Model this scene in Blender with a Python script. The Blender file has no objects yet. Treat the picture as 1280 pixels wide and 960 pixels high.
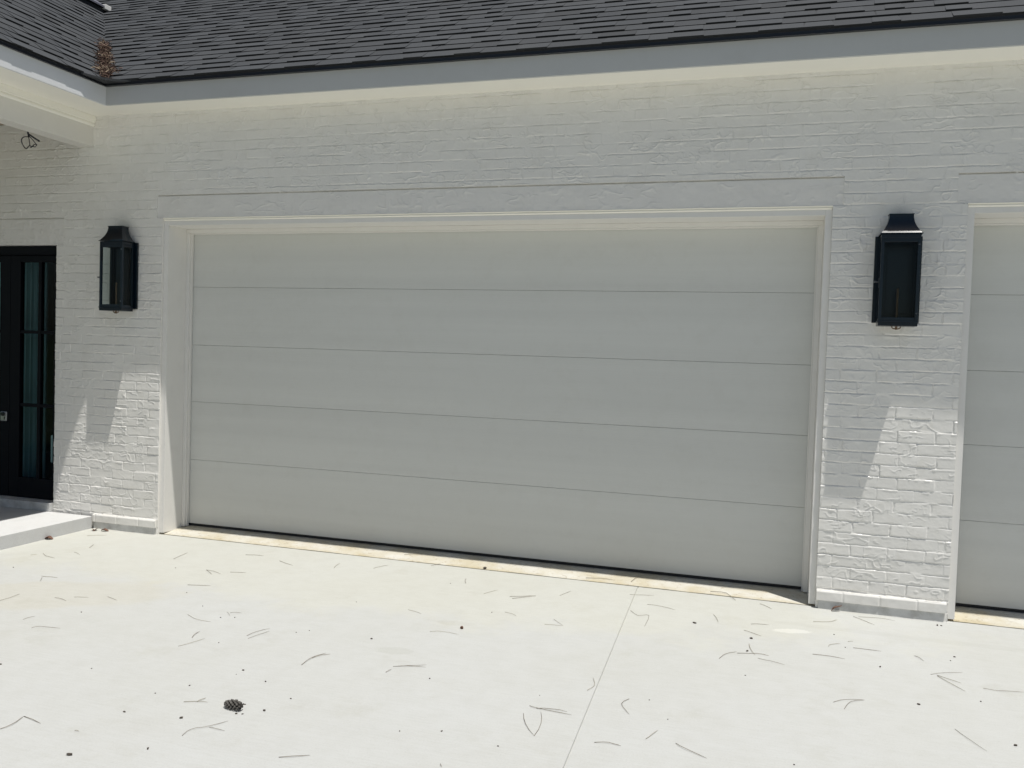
import bpy, bmesh, math, random
import numpy as np
from mathutils import Vector, Matrix

random.seed(7)
SC = bpy.context.scene
COL = SC.collection
R = math.radians

# ------------------------------------------------------------------ materials
def newmat(name):
    m = bpy.data.materials.new(name); m.use_nodes = True
    nt = m.node_tree; nt.nodes.clear()
    out = nt.nodes.new('ShaderNodeOutputMaterial')
    b = nt.nodes.new('ShaderNodeBsdfPrincipled')
    nt.links.new(b.outputs[0], out.inputs[0])
    return m, nt, b, out

def N(nt, t, **kw):
    n = nt.nodes.new(t)
    for k, v in kw.items():
        if k in n.inputs: n.inputs[k].default_value = v
        else: setattr(n, k, v)
    return n

def ramp(nt, fac, stops):
    r = nt.nodes.new('ShaderNodeValToRGB')
    e = r.color_ramp.elements
    while len(e) < len(stops): e.new(0.5)
    for q, (p, c) in zip(e, stops):
        q.position = p; q.color = (c[0], c[1], c[2], 1)
    nt.links.new(fac, r.inputs[0])
    return r

def noise(nt, vec, scale, detail=4, rough=.6):
    n = N(nt, 'ShaderNodeTexNoise', Scale=scale, Detail=detail, Roughness=rough)
    if vec is not None: nt.links.new(vec, n.inputs['Vector'])
    return n

def coords(nt, scale=(1, 1, 1)):
    tc = nt.nodes.new('ShaderNodeTexCoord')
    mp = nt.nodes.new('ShaderNodeMapping'); mp.inputs['Scale'].default_value = scale
    nt.links.new(tc.outputs['Object'], mp.inputs[0])
    return mp.outputs[0]

def bump(nt, b, h, strength, dist):
    bp = N(nt, 'ShaderNodeBump', Strength=strength, Distance=dist)
    nt.links.new(h, bp.inputs['Height']); nt.links.new(bp.outputs[0], b.inputs['Normal'])

def mulcol(nt, a, bcol, fac=1.0):
    m = nt.nodes.new('ShaderNodeMix'); m.data_type = 'RGBA'; m.blend_type = 'MULTIPLY'
    m.inputs[0].default_value = fac
    nt.links.new(a, m.inputs[6]); nt.links.new(bcol, m.inputs[7])
    return m.outputs[2]

def paint(name, c, rough=.45, var=.05, scale=2.5, bscale=160, bstr=.08, stretch=(1, 1, 1), dirt=0.0):
    m, nt, b, o = newmat(name)
    v = coords(nt, stretch)
    n = noise(nt, v, scale, 5)
    d = [x*(1-var) for x in c]
    r = ramp(nt, n.outputs[0], [(.3, d), (.7, c)])
    colr = r.outputs[0]
    if dirt:
        n3 = noise(nt, coords(nt), 9, 8, .7)
        r3 = ramp(nt, n3.outputs[0], [(.28, (1-dirt, 1-dirt*1.1, 1-dirt*1.35)), (.5, (1, 1, 1))])
        colr = mulcol(nt, colr, r3.outputs[0])
    nt.links.new(colr, b.inputs['Base Color'])
    b.inputs['Roughness'].default_value = rough
    n2 = noise(nt, v, bscale, 3)
    bump(nt, b, n2.outputs[0], bstr, .002)
    return m

M = {}
WHITE = (.82, .805, .765)
M['brick'] = paint('painted_brick', WHITE, .27, .05, 3.0, 220, .10, dirt=.06)
M['lintel'] = paint('painted_lintel', (.80, .785, .75), .42, .05, 3.0, 220, .08, dirt=.04)
M['trim'] = paint('trim_paint', (.80, .785, .75), .38, .03, 4.0, 90, .03, dirt=.03)
M['soffit'] = paint('soffit_paint', (.96, .94, .86), .5, .03, 2.0, 60, .03)
M['beam'] = paint('beam_paint', (.78, .76, .71), .45, .05, 2.5, 60, .04, dirt=.03)
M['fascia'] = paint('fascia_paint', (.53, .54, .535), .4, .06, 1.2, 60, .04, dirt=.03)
M['door'] = paint('garage_door_paint', (.685, .69, .655), .40, .085, 1.5, 46, .34, stretch=(.10, 1, 3.4), dirt=.03)
M['footing'] = paint('footing_concrete', (.70, .70, .68), .8, .25, 9.0, 120, .4, dirt=.15)
M['black'] = paint('black_metal', (.010, .012, .016), .32, .2, 8, 200, .05)
M['lantern'] = paint('lantern_metal', (.003, .010, .018), .26, .25, 10, 220, .06)
M['rubber'] = paint('black_rubber', (.012, .013, .016), .6, .2, 8, 100, .1)
M['doorwood'] = paint('black_door_paint', (.0022, .003, .006), .5, .2, 4, 60, .05)
M['steel'] = paint('brushed_steel', (.55, .56, .57), .3, .1, 20, 200, .05)
M['brass'] = paint('aged_brass', (.20, .135, .09), .38, .2, 20, 200, .1)
for k in ('steel', 'brass'):
    M[k].node_tree.nodes['Principled BSDF'].inputs['Metallic'].default_value = .85
M['latch'] = paint('latch_metal', (.05, .055, .06), .35, .2, 20, 200, .05)
M['wire'] = paint('wire_sheath', (.035, .036, .05), .45, .3, 40, 200, .05)
M['interior'] = paint('interior_wall', (.26, .33, .33), .8, .1, 2, 60, .05)
M['reflection_strips'] = paint('reflection_strip_tone', (.50, .70, .74), .8, .35, 1.2, 80, .1, stretch=(9, 1, .1))  # pale teal for the strips that stand in for pane reflections

# concrete driveway
def concrete(name, c, stain, bs=.25, spots=True):
    m, nt, b, o = newmat(name)
    v = coords(nt)
    n1 = noise(nt, v, .8, 6, .6)
    r1 = ramp(nt, n1.outputs[0], [(.33, [x*y for x, y in zip(c, (.975, .97, .95))]), (.66, c)])
    n2 = noise(nt, v, 7, 8, .72)
    r2 = ramp(nt, n2.outputs[0], [(.30, (.955, .95, .94)), (.55, (1, 1, 1)), (.8, (1.02, 1.02, 1.02))])
    col = mulcol(nt, r1.outputs[0], r2.outputs[0])
    n3 = noise(nt, v, 130, 3, .7)
    r3 = ramp(nt, n3.outputs[0], [(.25, (.82, .81, .79)), (.42, (1, 1, 1)), (.75, (1.05, 1.05, 1.05))])
    col = mulcol(nt, col, r3.outputs[0], .8)
    if spots:
        # broom-finish streaks and the pale spill / faint damp patches, painted swale shading
        n7 = noise(nt, v, 48, 4, .75)
        r7 = ramp(nt, n7.outputs[0], [(.24, (.74, .72, .68)), (.32, (1, 1, 1)), (.72, (1, 1, 1)), (.80, (1.06, 1.06, 1.06))])
        col = mulcol(nt, col, r7.outputs[0], .8)
        n8 = noise(nt, v, 2.1, 9, .75)
        r8 = ramp(nt, n8.outputs[0], [(.30, (.93, .92, .89)), (.44, (1, 1, 1))])
        col = mulcol(nt, col, r8.outputs[0], .9)
        st = noise(nt, coords(nt, (1.2, 14, 1)), 6, 4, .6)
        r4 = ramp(nt, st.outputs[0], [(.3, (.955, .953, .945)), (.6, (1, 1, 1))])
        col = mulcol(nt, col, r4.outputs[0])
        tc = nt.nodes.new('ShaderNodeTexCoord')
        def patch(col, x, y, rx, ry, rot, tint, blend, amount, wob):
            mp = nt.nodes.new('ShaderNodeMapping'); mp.vector_type = 'TEXTURE'
            mp.inputs['Location'].default_value = (x, y, 0); mp.inputs['Rotation'].default_value = (0, 0, rot)
            mp.inputs['Scale'].default_value = (rx, ry, 1)
            nt.links.new(tc.outputs['Object'], mp.inputs[0])
            nn = noise(nt, tc.outputs['Object'], wob, 5, .7)
            ln = nt.nodes.new('ShaderNodeVectorMath'); ln.operation = 'LENGTH'
            nt.links.new(mp.outputs[0], ln.inputs[0])
            ad = nt.nodes.new('ShaderNodeMath'); ad.operation = 'ADD'
            nt.links.new(ln.outputs['Value'], ad.inputs[0]); nt.links.new(nn.outputs[0], ad.inputs[1])
            rr = ramp(nt, ad.outputs[0], [(.0, (amount,)*3), (.0, (amount,)*3), (.0, (0,)*3)])
            e = rr.color_ramp.elements; e[0].position = 0; e[1].position = .85; e[2].position = 1.0
            ad2 = nt.nodes.new('ShaderNodeMath'); ad2.operation = 'MULTIPLY'; ad2.inputs[1].default_value = .7
            nt.links.new(ad.outputs[0], ad2.inputs[0]); nt.links.new(ad2.outputs[0], rr.inputs[0])
            mx = nt.nodes.new('ShaderNodeMix'); mx.data_type = 'RGBA'; mx.blend_type = blend
            nt.links.new(rr.outputs[0], mx.inputs[0]); nt.links.new(col, mx.inputs[6])
            mx.inputs[7].default_value = (*tint, 1)
            return mx.outputs[2]
        col = patch(col, 4.82, -.565, .13, .045, .30, (.58, .58, .56), 'MIX', .6, 22)
        col = patch(col, 2.885, -1.737, .12, .06, .2, (.88, .88, .85), 'MULTIPLY', .55, 24)
        col = patch(col, 3.005, -1.19, .14, .05, .1, (.90, .89, .87), 'MULTIPLY', .5, 24)
        col = patch(col, .6, -1.6, .9, .35, .5, (1.0, .97, .90), 'MULTIPLY', .7, 2)
        col = patch(col, 1.6, -.30, 4.4, 1.1, .0, (1.035, 1.025, .972), 'MULTIPLY', .9, 2)
        col = patch(col, 5.6, -.42, 1.2, .05, .0, (.93, .925, .91), 'MULTIPLY', .5, 3)  # darker band puts the shading of a faint swale into the colour
    else:
        n5 = noise(nt, v, 3.2, 6, .65)
        r5 = ramp(nt, n5.outputs[0], [(.38, (1, 1, 1)), (.60, stain)])
        col = mulcol(nt, col, r5.outputs[0])
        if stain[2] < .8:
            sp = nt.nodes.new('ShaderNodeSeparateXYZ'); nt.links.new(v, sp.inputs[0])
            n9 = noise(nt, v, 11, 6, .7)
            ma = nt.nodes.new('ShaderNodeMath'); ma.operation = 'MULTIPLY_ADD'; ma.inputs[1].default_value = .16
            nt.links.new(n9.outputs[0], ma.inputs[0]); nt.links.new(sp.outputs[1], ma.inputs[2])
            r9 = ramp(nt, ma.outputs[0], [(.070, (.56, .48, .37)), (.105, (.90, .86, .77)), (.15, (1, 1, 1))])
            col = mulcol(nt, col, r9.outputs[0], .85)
        n6 = noise(nt, v, 34, 5, .7)
        r6 = ramp(nt, n6.outputs[0], [(.30, (.55, .46, .36)), (.43, (1, 1, 1))])
        col = mulcol(nt, col, r6.outputs[0], .8 if stain[2] < .8 else .1)
    nt.links.new(col, b.inputs['Base Color'])
    b.inputs['Roughness'].default_value = .85
    bump(nt, b, n3.outputs[0], bs, .002)
    return m
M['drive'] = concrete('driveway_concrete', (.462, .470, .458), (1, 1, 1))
M['slab'] = concrete('threshold_concrete', (.57, .558, .51), (.86, .80, .66), spots=False)
M['porch'] = concrete('porch_concrete', (.58, .585, .59), (.93, .93, .92), spots=False)

def grass_mat():
    m, nt, b, o = newmat('lawn_grass')
    v = coords(nt)
    r1 = ramp(nt, noise(nt, v, .7, 8, .7).outputs[0], [(.3, (.035, .06, .018)), (.7, (.085, .11, .04))])
    nt.links.new(r1.outputs[0], b.inputs['Base Color']); b.inputs['Roughness'].default_value = .9
    return m
M['lawn'] = grass_mat()

def shingle_mat():
    m, nt, b, o = newmat('asphalt_shingle')
    at = nt.nodes.new('ShaderNodeAttribute'); at.attribute_name = 'tone'
    v = coords(nt)
    r1 = ramp(nt, noise(nt, v, 260, 2, .8).outputs[0], [(.25, (.45, .45, .46)), (.5, (1, 1, 1)), (.75, (1.75, 1.72, 1.65))])
    r2 = ramp(nt, noise(nt, v, 2.2, 5, .6).outputs[0], [(.3, (.90, .93, .95)), (.7, (1.06, 1.06, 1.03))])
    c = mulcol(nt, at.outputs['Color'], r1.outputs[0], .75)
    c = mulcol(nt, c, r2.outputs[0])
    nt.links.new(c, b.inputs['Base Color']); b.inputs['Roughness'].default_value = .9
    bump(nt, b, noise(nt, v, 300, 2).outputs[0], .3, .002)
    return m
M['shingle'] = shingle_mat()

def glass_mat(name, tint, refl, rough=.015, ior=1.45):
    m, nt, b, o = newmat(name)
    nt.nodes.remove(b)
    tr = N(nt, 'ShaderNodeBsdfTransparent'); tr.inputs[0].default_value = (*tint, 1)
    gl = N(nt, 'ShaderNodeBsdfGlossy'); gl.inputs['Roughness'].default_value = rough
    gl.inputs[0].default_value = (refl, refl, refl, 1)
    fr = N(nt, 'ShaderNodeFresnel', IOR=ior)
    mx = nt.nodes.new('ShaderNodeMixShader')
    nt.links.new(fr.outputs[0], mx.inputs[0]); nt.links.new(tr.outputs[0], mx.inputs[1]); nt.links.new(gl.outputs[0], mx.inputs[2])
    nt.links.new(mx.outputs[0], o.inputs[0])
    return m
M['glass'] = glass_mat('door_glass', (.66, .84, .86), .40)
M['lglass'] = glass_mat('lantern_glass', (.80, .86, .86), .35)

def flat(name, c, c2=None, rough=.8, scale=30):
    m, nt, b, o = newmat(name)
    r = ramp(nt, noise(nt, coords(nt), scale, 4).outputs[0], [(.3, c), (.7, c2 or c)])
    nt.links.new(r.outputs[0], b.inputs['Base Color']); b.inputs['Roughness'].default_value = rough
    return m
M['needle'] = flat('dry_needle', (.12, .095, .065), (.22, .18, .125), .7, 60)
M['needle_pale'] = flat('pale_needle', (.25, .22, .16), (.34, .30, .22), .7, 60)
M['crumb'] = flat('cone_crumb', (.04, .034, .028), (.11, .09, .07), .9, 90)
M['leaf'] = flat('dead_leaf', (.06, .025, .015), (.16, .07, .035), .7, 50)
M['cone'] = flat('pine_cone_wood', (.016, .014, .012), (.05, .043, .036), .8, 110)
M['straw'] = flat('pine_straw', (.045, .026, .018), (.14, .08, .055), .85, 40)
M['straw_pale'] = flat('pine_straw_pale', (.30, .22, .15), (.42, .34, .24), .8, 40)

# ------------------------------------------------------------------ mesh helpers
class MB:
    def __init__(s): s.v = []; s.f = []; s.m = []
    def poly(s, pts, mi=0):
        i = len(s.v); s.v += [tuple(p) for p in pts]; s.f.append(tuple(range(i, i+len(pts)))); s.m.append(mi)
    def quadstrip(s, rings, closed=True, mi=0, cap=False):
        n = len(rings[0]); i = len(s.v)
        for r in rings: s.v += [tuple(p) for p in r]
        for a in range(len(rings)-1):
            for k in range(n if closed else n-1):
                k2 = (k+1) % n
                s.f.append((i+a*n+k, i+a*n+k2, i+(a+1)*n+k2, i+(a+1)*n+k)); s.m.append(mi)
        if cap:
            s.f.append(tuple(i+k for k in reversed(range(n)))); s.m.append(mi)
            s.f.append(tuple(i+(len(rings)-1)*n+k for k in range(n))); s.m.append(mi)
    def box(s, x0, x1, y0, y1, z0, z1, mi=0):
        i = len(s.v)
        s.v += [(x0,y0,z0),(x1,y0,z0),(x1,y1,z0),(x0,y1,z0),(x0,y0,z1),(x1,y0,z1),(x1,y1,z1),(x0,y1,z1)]
        for f in ((0,3,2,1),(4,5,6,7),(0,1,5,4),(1,2,6,5),(2,3,7,6),(3,0,4,7)):
            s.f.append(tuple(i+k for k in f)); s.m.append(mi)
    def tube(s, pts, rad, n=6, mi=0):
        rings = []
        pts = [Vector(p) for p in pts]
        for k, p in enumerate(pts):
            d = (pts[min(k+1, len(pts)-1)]-pts[max(k-1, 0)]).normalized()
            a = d.cross(Vector((0, 0, 1)))
            if a.length < 1e-3: a = d.cross(Vector((1, 0, 0)))
            a.normalize(); b = d.cross(a)
            r = rad[k] if isinstance(rad, (list, tuple)) else rad
            rings.append([p+a*r*math.cos(2*math.pi*q/n)+b*r*math.sin(2*math.pi*q/n) for q in range(n)])
        s.quadstrip(rings, True, mi, True)
    def build(s, name, mats, parent=None, bevel=0, smooth=False, seg=2):
        me = bpy.data.meshes.new(name); me.from_pydata(s.v, [], s.f)
        mats = mats if isinstance(mats, (list, tuple)) else [mats]
        for m in mats: me.materials.append(m)
        if len(mats) > 1: me.polygons.foreach_set('material_index', s.m)
        bm = bmesh.new(); bm.from_mesh(me)
        bmesh.ops.recalc_face_normals(bm, faces=bm.faces)
        if bevel:
            es = [e for e in bm.edges if len(e.link_faces) == 2 and e.calc_face_angle(0) > .6]
            bmesh.ops.bevel(bm, geom=es, offset=bevel, segments=seg, affect='EDGES', profile=.6)
        bm.to_mesh(me); bm.free()
        if smooth: me.polygons.foreach_set('use_smooth', [True]*len(me.polygons))
        me.update()
        o = bpy.data.objects.new(name, me); COL.objects.link(o)
        if parent: o.parent = parent
        return o

def tag(o, label=None, cat=None, group=None, kind=None):
    if label: o['label'] = label
    if cat: o['category'] = cat
    if group: o['group'] = group
    if kind: o['kind'] = kind
    return o

def empty(name, loc=(0, 0, 0)):
    o = bpy.data.objects.new(name, None); COL.objects.link(o); o.location = loc
    o.empty_display_size = .2
    return o

# ------------------------------------------------------------------ key dimensions (metres)
XR = 4.960; XP = 5.714; ZLB = 2.510; ZLT = 2.686
XS = 8.60                     # right end of the second garage opening
J = .0415; ZH = 2.4526        # jamb thickness, head height
YD = .262                     # depth of the door stop
XW = -1.04                    # right edge of the front-door opening
XWL = -2.75; ZDT = 2.305; ZDS = .158
ZS = 3.330                    # soffit
CH = .0722; Z0 = .056         # brick course

house = empty('house')
tag(house, 'white painted brick house front with dark shingle roof, wide garage door and covered porch', 'house')

# ------------------------------------------------------------------ painted brick wall as a relief mesh
def lattice(seed): 
    return np.random.RandomState(seed).rand(256, 256)
LAT = {}
def vn(x, z, sx, sz, seed):
    L = LAT.setdefault(seed, lattice(seed))
    u = x/sx+37.3; w = z/sz+11.7
    i = np.floor(u).astype(int); k = np.floor(w).astype(int)
    fu = u-i; fw = w-k
    fu = fu*fu*(3-2*fu); fw = fw*fw*(3-2*fw)
    a = L[i % 256, k % 256]; b = L[(i+1) % 256, k % 256]; c = L[i % 256, (k+1) % 256]; d = L[(i+1) % 256, (k+1) % 256]
    return (a*(1-fu)+b*fu)*(1-fw)+(c*(1-fu)+d*fu)*fw
def sstep(a, b, x):
    t = np.clip((x-a)/(b-a), 0, 1); return t*t*(3-2*t)
def veins(x, z, s, seed, w):
    wx = x+.03*(vn(x, z, .05, .05, seed+50)-.5); wz = z+.03*(vn(x, z, .05, .05, seed+51)-.5)
    n = vn(wx, wz, s, s*.7, seed)-.5
    return np.exp(-(n/w)**2)

BL = .2115
def brick_height(x, z):
    xj = x+.006*(vn(x, z, .05, .03, 1)-.5)+.004*(vn(x, z, .018, .018, 2)-.5)
    zj = z+.0045*(vn(x, z, .09, .05, 3)-.5)+.003*(vn(x, z, .015, .02, 4)-.5)
    row = np.floor((zj-Z0)/CH).astype(int)
    fz = (zj-Z0)-row*CH
    off = (row % 2)*.5*BL+.02*np.sin(row*12.9898)
    col = np.floor((xj+off+20)/BL).astype(int)
    fx = (xj+off+20)-col*BL
    L1 = LAT.setdefault(900, lattice(900)); L2 = LAT.setdefault(901, lattice(901)); L3 = LAT.setdefault(902, lattice(902))
    rb = L1[col % 256, row % 256]; rt = L2[col % 256, row % 256]; rs = L3[col % 256, row % 256]
    dz = np.minimum(fz, CH-fz); dx = np.minimum(fx, BL-fx)
    round_ = sstep(.0020, .0062, dz)*sstep(.0020, .0062, dx)
    fill_h = sstep(.34, .70, vn(x, z, .075, .03, 5))        # joints that paint and mortar have filled
    fill_v = sstep(.36, .66, vn(x, z, .06, .06, 6))
    jd = .0051*(1-.84*fill_h)
    hz = sstep(.0020, .0056, dz); hx = sstep(.0020, .0056, dx)
    h = -(1-hz)*jd-(1-hx)*hz*.0044*(1-.70*fill_v)*(1-.5*sstep(1.5, 2.3, z))
    h = h+(rb-.5)*.0036*round_                              # bricks stand out by different amounts
    h = h+((fz/CH-.5)*(rt-.55)*.0030+(fx/BL-.5)*(rs-.5)*.0022)*round_
    hi = sstep(1.5, 2.3, z)
    blot = sstep(.44, .66, vn(x, z, .11, .07, 7))
    h = h+veins(x, z, .055, 8, .036)*.0021*blot*(1+.7*hi)
    h = h+veins(x, z, .033, 18, .037)*.0017*(1+.6*hi)*sstep(.50, .70, vn(x, z, .16, .10, 17))
    # mortar squeezed out and drooping under the bed joints
    dr = sstep(.56, .74, vn(x, z, .045, .09, 21))*np.exp(-((CH-fz-.010)/.008)**2)
    h = h+.0015*dr
    h = h+.0007*(vn(x, z, .03, .025, 9)-.5)+.0005*(vn(x, z, .010, .009, 10)-.5)
    return h
def lintel_height(x, z):
    f = ((x+20) % CH); d = np.minimum(f, CH-f)
    h = -(1-sstep(.002, .008, d))*.0013*sstep(.5, .7, vn(x, z, .10, .2, 12))
    h = h+.0024*(vn(x, z, .07, .06, 13)-.5)+.0012*(vn(x, z, .03, .025, 19)-.5)+veins(x, z, .05, 14, .05)*.0028*sstep(.46, .66, vn(x, z, .12, .08, 15))
    low = sstep(ZLB+.03, ZLB, z)*sstep(.6, .8, vn(x, z, .03, .05, 16))
    groove = sstep(ZLT-.0075, ZLT-.004, z)*(ZLT-z < .02)*(vn(x, z, .03, .5, 40) < .955) if abs(z.max()-ZLT) < .01 else sstep(2.5185, 2.522, z)
    return h+.003*low-(.012+.006*vn(x, z, .2, .5, 41))*groove+.0004*(vn(x, z, .012, .012, 10)-.5)

def axis(breaks, steps):
    out = [breaks[0]]
    for a, b, s in zip(breaks[:-1], breaks[1:], steps):
        n = max(1, int(round((b-a)/s))); out += list(np.linspace(a, b, n+1)[1:])
    return np.array(out)

def relief(name, xs, zs, holes, hfun, y0, depth, mat, parent):
    X, Z = np.meshgrid(xs, zs, indexing='ij')
    Y = y0-hfun(X, Z)
    nx, nz = X.shape
    cx = .5*(xs[1:]+xs[:-1]); cz = .5*(zs[1:]+zs[:-1])
    CX, CZ = np.meshgrid(cx, cz, indexing='ij')
    keep = np.ones(CX.shape, bool)
    for (a, b, c, d) in holes: keep &= ~((CX > a) & (CX < b) & (CZ > c) & (CZ < d))
    idx = np.arange(nx*nz).reshape(nx, nz)
    a, b, c, d = idx[:-1, :-1], idx[1:, :-1], idx[1:, 1:], idx[:-1, 1:]
    quads = np.stack([a[keep], b[keep], c[keep], d[keep]], 1)
    V = np.stack([X.ravel(), Y.ravel(), Z.ravel()], 1)
    # returns into the openings
    pad = np.pad(keep, 1)
    edges = []
    ex = keep & ~pad[:-2, 1:-1]; edges.append(np.stack([d[ex], a[ex]], 1))
    ex = keep & ~pad[2:, 1:-1]; edges.append(np.stack([b[ex], c[ex]], 1))
    ex = keep & ~pad[1:-1, :-2]; edges.append(np.stack([a[ex], b[ex]], 1))
    ex = keep & ~pad[1:-1, 2:]; edges.append(np.stack([c[ex], d[ex]], 1))
    E = np.concatenate(edges)
    back = V[E.ravel()].copy(); back[:, 1] = y0+depth
    front = V[E.ravel()].copy()
    n0 = len(V); V = np.concatenate([V, front, back]); ne = len(E)
    k = np.arange(ne)
    rq = np.stack([n0+2*k+1, n0+2*k, n0+2*ne+2*k, n0+2*ne+2*k+1], 1)
    F = np.concatenate([quads, rq])
    used = np.zeros(len(V), bool); used[F.ravel()] = True
    remap = np.cumsum(used)-1; V = V[used]; F = remap[F]
    me = bpy.data.meshes.new(name)
    me.vertices.add(len(V)); me.vertices.foreach_set('co', V.astype(np.float32).ravel())
    me.loops.add(F.size); me.loops.foreach_set('vertex_index', F.astype(np.int32).ravel())
    me.polygons.add(len(F)); me.polygons.foreach_set('loop_start', (np.arange(len(F))*4).astype(np.int32))
    sm = np.zeros(len(F), bool); sm[:len(quads)] = True
    me.polygons.foreach_set('use_smooth', sm)
    me.materials.append(mat); me.update(calc_edges=True)
    o = bpy.data.objects.new(name, me); COL.objects.link(o); o.parent = parent
    return o

XLL, XLR = -.052, 5.020               # main lintel
XL2 = 5.655                           # second lintel starts here
fx, fz = .0037, .0032
xs = axis([-4.2, XWL, -1.75, XW, -.97, -.62, XLL, 0, XR, XLR, XL2, XP, 6.5, XS, 9.4], [.05, .03, fx, fx, fx, fx, fx, fx, fx, fx, fx, fx, .02, .03])
zs = axis([.0, ZDS, ZDT, ZLB, 2.526, ZLT, 3.50], [fz]*6)
holes = [(0, XR, -1, ZLB), (XP, XS, -1, ZLB), (XLL, XLR, ZLB, ZLT), (XL2, XS+.05, ZLB, ZLT),
         (XWL, XW, -1, ZDT), (XWL-.07, -.97, ZDT, 2.526)]
# make sure the left lintel's end line exists
relief('brick_wall', xs, zs, holes, brick_height, 0.0, .10, M['brick'], house)
zl = axis([ZLB, ZLT], [fz])
relief('lintel', axis([XLL, XLR], [.007]), zl, [], lintel_height, .0075, .09, M['lintel'], house)
relief('lintel', axis([XL2, 6.5, XS+.05], [.007, .02]), zl, [], lintel_height, .0075, .09, M['lintel'], house)
relief('lintel', axis([XWL-.07, -1.75, -.97], [.02, .007]), axis([ZDT, 2.526], [fz]), [], lintel_height, .0075, .09, M['lintel'], house)

# proud base course and footing under the two piers
def base(x0, x1):
    xs_ = axis([x0, x1], [fx]); zs_ = axis([Z0, .118], [fz])
    def hf(x, z):
        rows = vn(x, z, .07, .05, 31)
        f = ((x+20.05) % BL); d = np.minimum(f, BL-f)
        return -(1-sstep(.002, .008, d))*.003+.002*(rows-.5)+.0008*(vn(x, z, .02, .02, 32)-.5)-.006*sstep(.108, .118, z)
    o = relief('base_course', xs_, zs_, [], hf, -.022, .020, M['brick'], house)
    m = MB()
    n = 40
    top = []
    for k in range(n):
        a = x0+(x1-x0)*k/n; b = x0+(x1-x0)*(k+1)/n
        m.poly([(a, -.0165, .116), (b, -.0165, .116), (b, .02, .121), (a, .02, .121)])
    m.box(x0+.012, x1-.012, -.014, .05, -.01, Z0)
    t = m.build('footing', [M['footing']], o)
    return o
base(-.618, -.004); base(XR+.004, XP-.012); base(XS+.004, 9.4)

# plain enclosing walls of the house volume (sides and rear)
m = MB()
m.box(-4.2, -4.1, .12, 7.0, 0, 3.3); m.box(9.3, 9.4, .12, 7.0, 0, 3.3); m.box(-4.1, 9.3, 6.9, 7.0, 0, 3.3)
m.box(-.14, -.04, .31, 6.9, .0, 3.3)            # wall between hall and garage
m.build('side_wall', M['brick'], house)

# ------------------------------------------------------------------ garage doors and frames
def garage(x0, x1, label):
    fr = MB()
    yf = .021
    fr.box(x0, x0+J, yf, YD+.02, .014, ZLB-.012); fr.box(x1-J, x1, yf, YD+.02, .014, ZLB-.012)
    fr.box(x0+J, x1-J, yf+.0025, YD+.02, ZH, ZLB-.014)
    frame = fr.build('door_frame', M['trim'], house, bevel=.002)
    cp = MB()                                     # drip cap / lintel angle
    prof = [(.004, ZLB-.0008), (.004, ZLB-.0035), (.0205, ZLB-.0118), (.0205, ZLB-.0008)]
    cp.quadstrip([[(x, y, z) for y, z in prof] for x in (x0-.046, x1+.046)], True, 0, True)
    prof = [(.010, ZLB-.0125), (.010, ZLB-.016), (.0205, ZLB-.023), (.0205, ZLB-.0125)]
    cp.quadstrip([[(x, y, z) for y, z in prof] for x in (x0+.004, x1-.004)], True, 0, True)
    cp.build('drip_cap', M['soffit'], frame)
    st = MB()
    a = x0+J; b = x1-J
    st.box(a+.0005, a+.032, YD-.026, YD, .030, ZH-.0305); st.box(b-.032, b-.0005, YD-.026, YD, .030, ZH-.0305)
    st.box(a+.0005, b-.0005, YD-.026, YD, ZH-.030, ZH-.0005)
    st.box(a+.0323, a+.040, YD-.008, YD+.018, .030, ZH-.041); st.box(b-.040, b-.0323, YD-.008, YD+.018, .030, ZH-.041)
    st.box(a+.0323, b-.0323, YD-.008, YD+.018, ZH-.040, ZH-.0303)
    st.build('door_stop', M['trim'], frame, bevel=.002)
    # dark sheet added behind the sections to stop light through the joints
    d = MB(); d.box(a+.004, b-.004, YD+.052, YD+.075, .03, ZH+.02)
    door = d.build('garage_door', M['rubber'], house)
    door['label'] = label
    zz = [.053, .578, 1.054, 1.518, 1.989, ZH+.01]
    for k in range(5):
        p = MB()
        z0 = zz[k]+(.0011 if k else 0); z1 = zz[k+1]-.0011
        yf_ = YD+.022
        prof = [(yf_, z0), (yf_, z1), (yf_+.007, z1+.0016), (yf_+.018, z1+.0016), (yf_+.028, z1-.004), (yf_+.028, z0+.004), (yf_+.010, z0)]
        n = 2
        rings = [[(x, y, z) for y, z in prof] for x in (a+.006, b-.006)]
        p.quadstrip(rings, True, 0, True)
        p.build('door_panel', M['door'], door, bevel=.0012)
    s = MB()
    s.box(a+.008, b-.008, YD+.026, YD+.05, .034, .0528)
    s.build('bottom_seal', M['rubber'], door, bevel=.004)
    return door
garage(0, XR, 'wide white double garage door of five flush horizontal sections')
garage(XP, XS, 'white garage door at the right edge, cut off by the frame')

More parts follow.
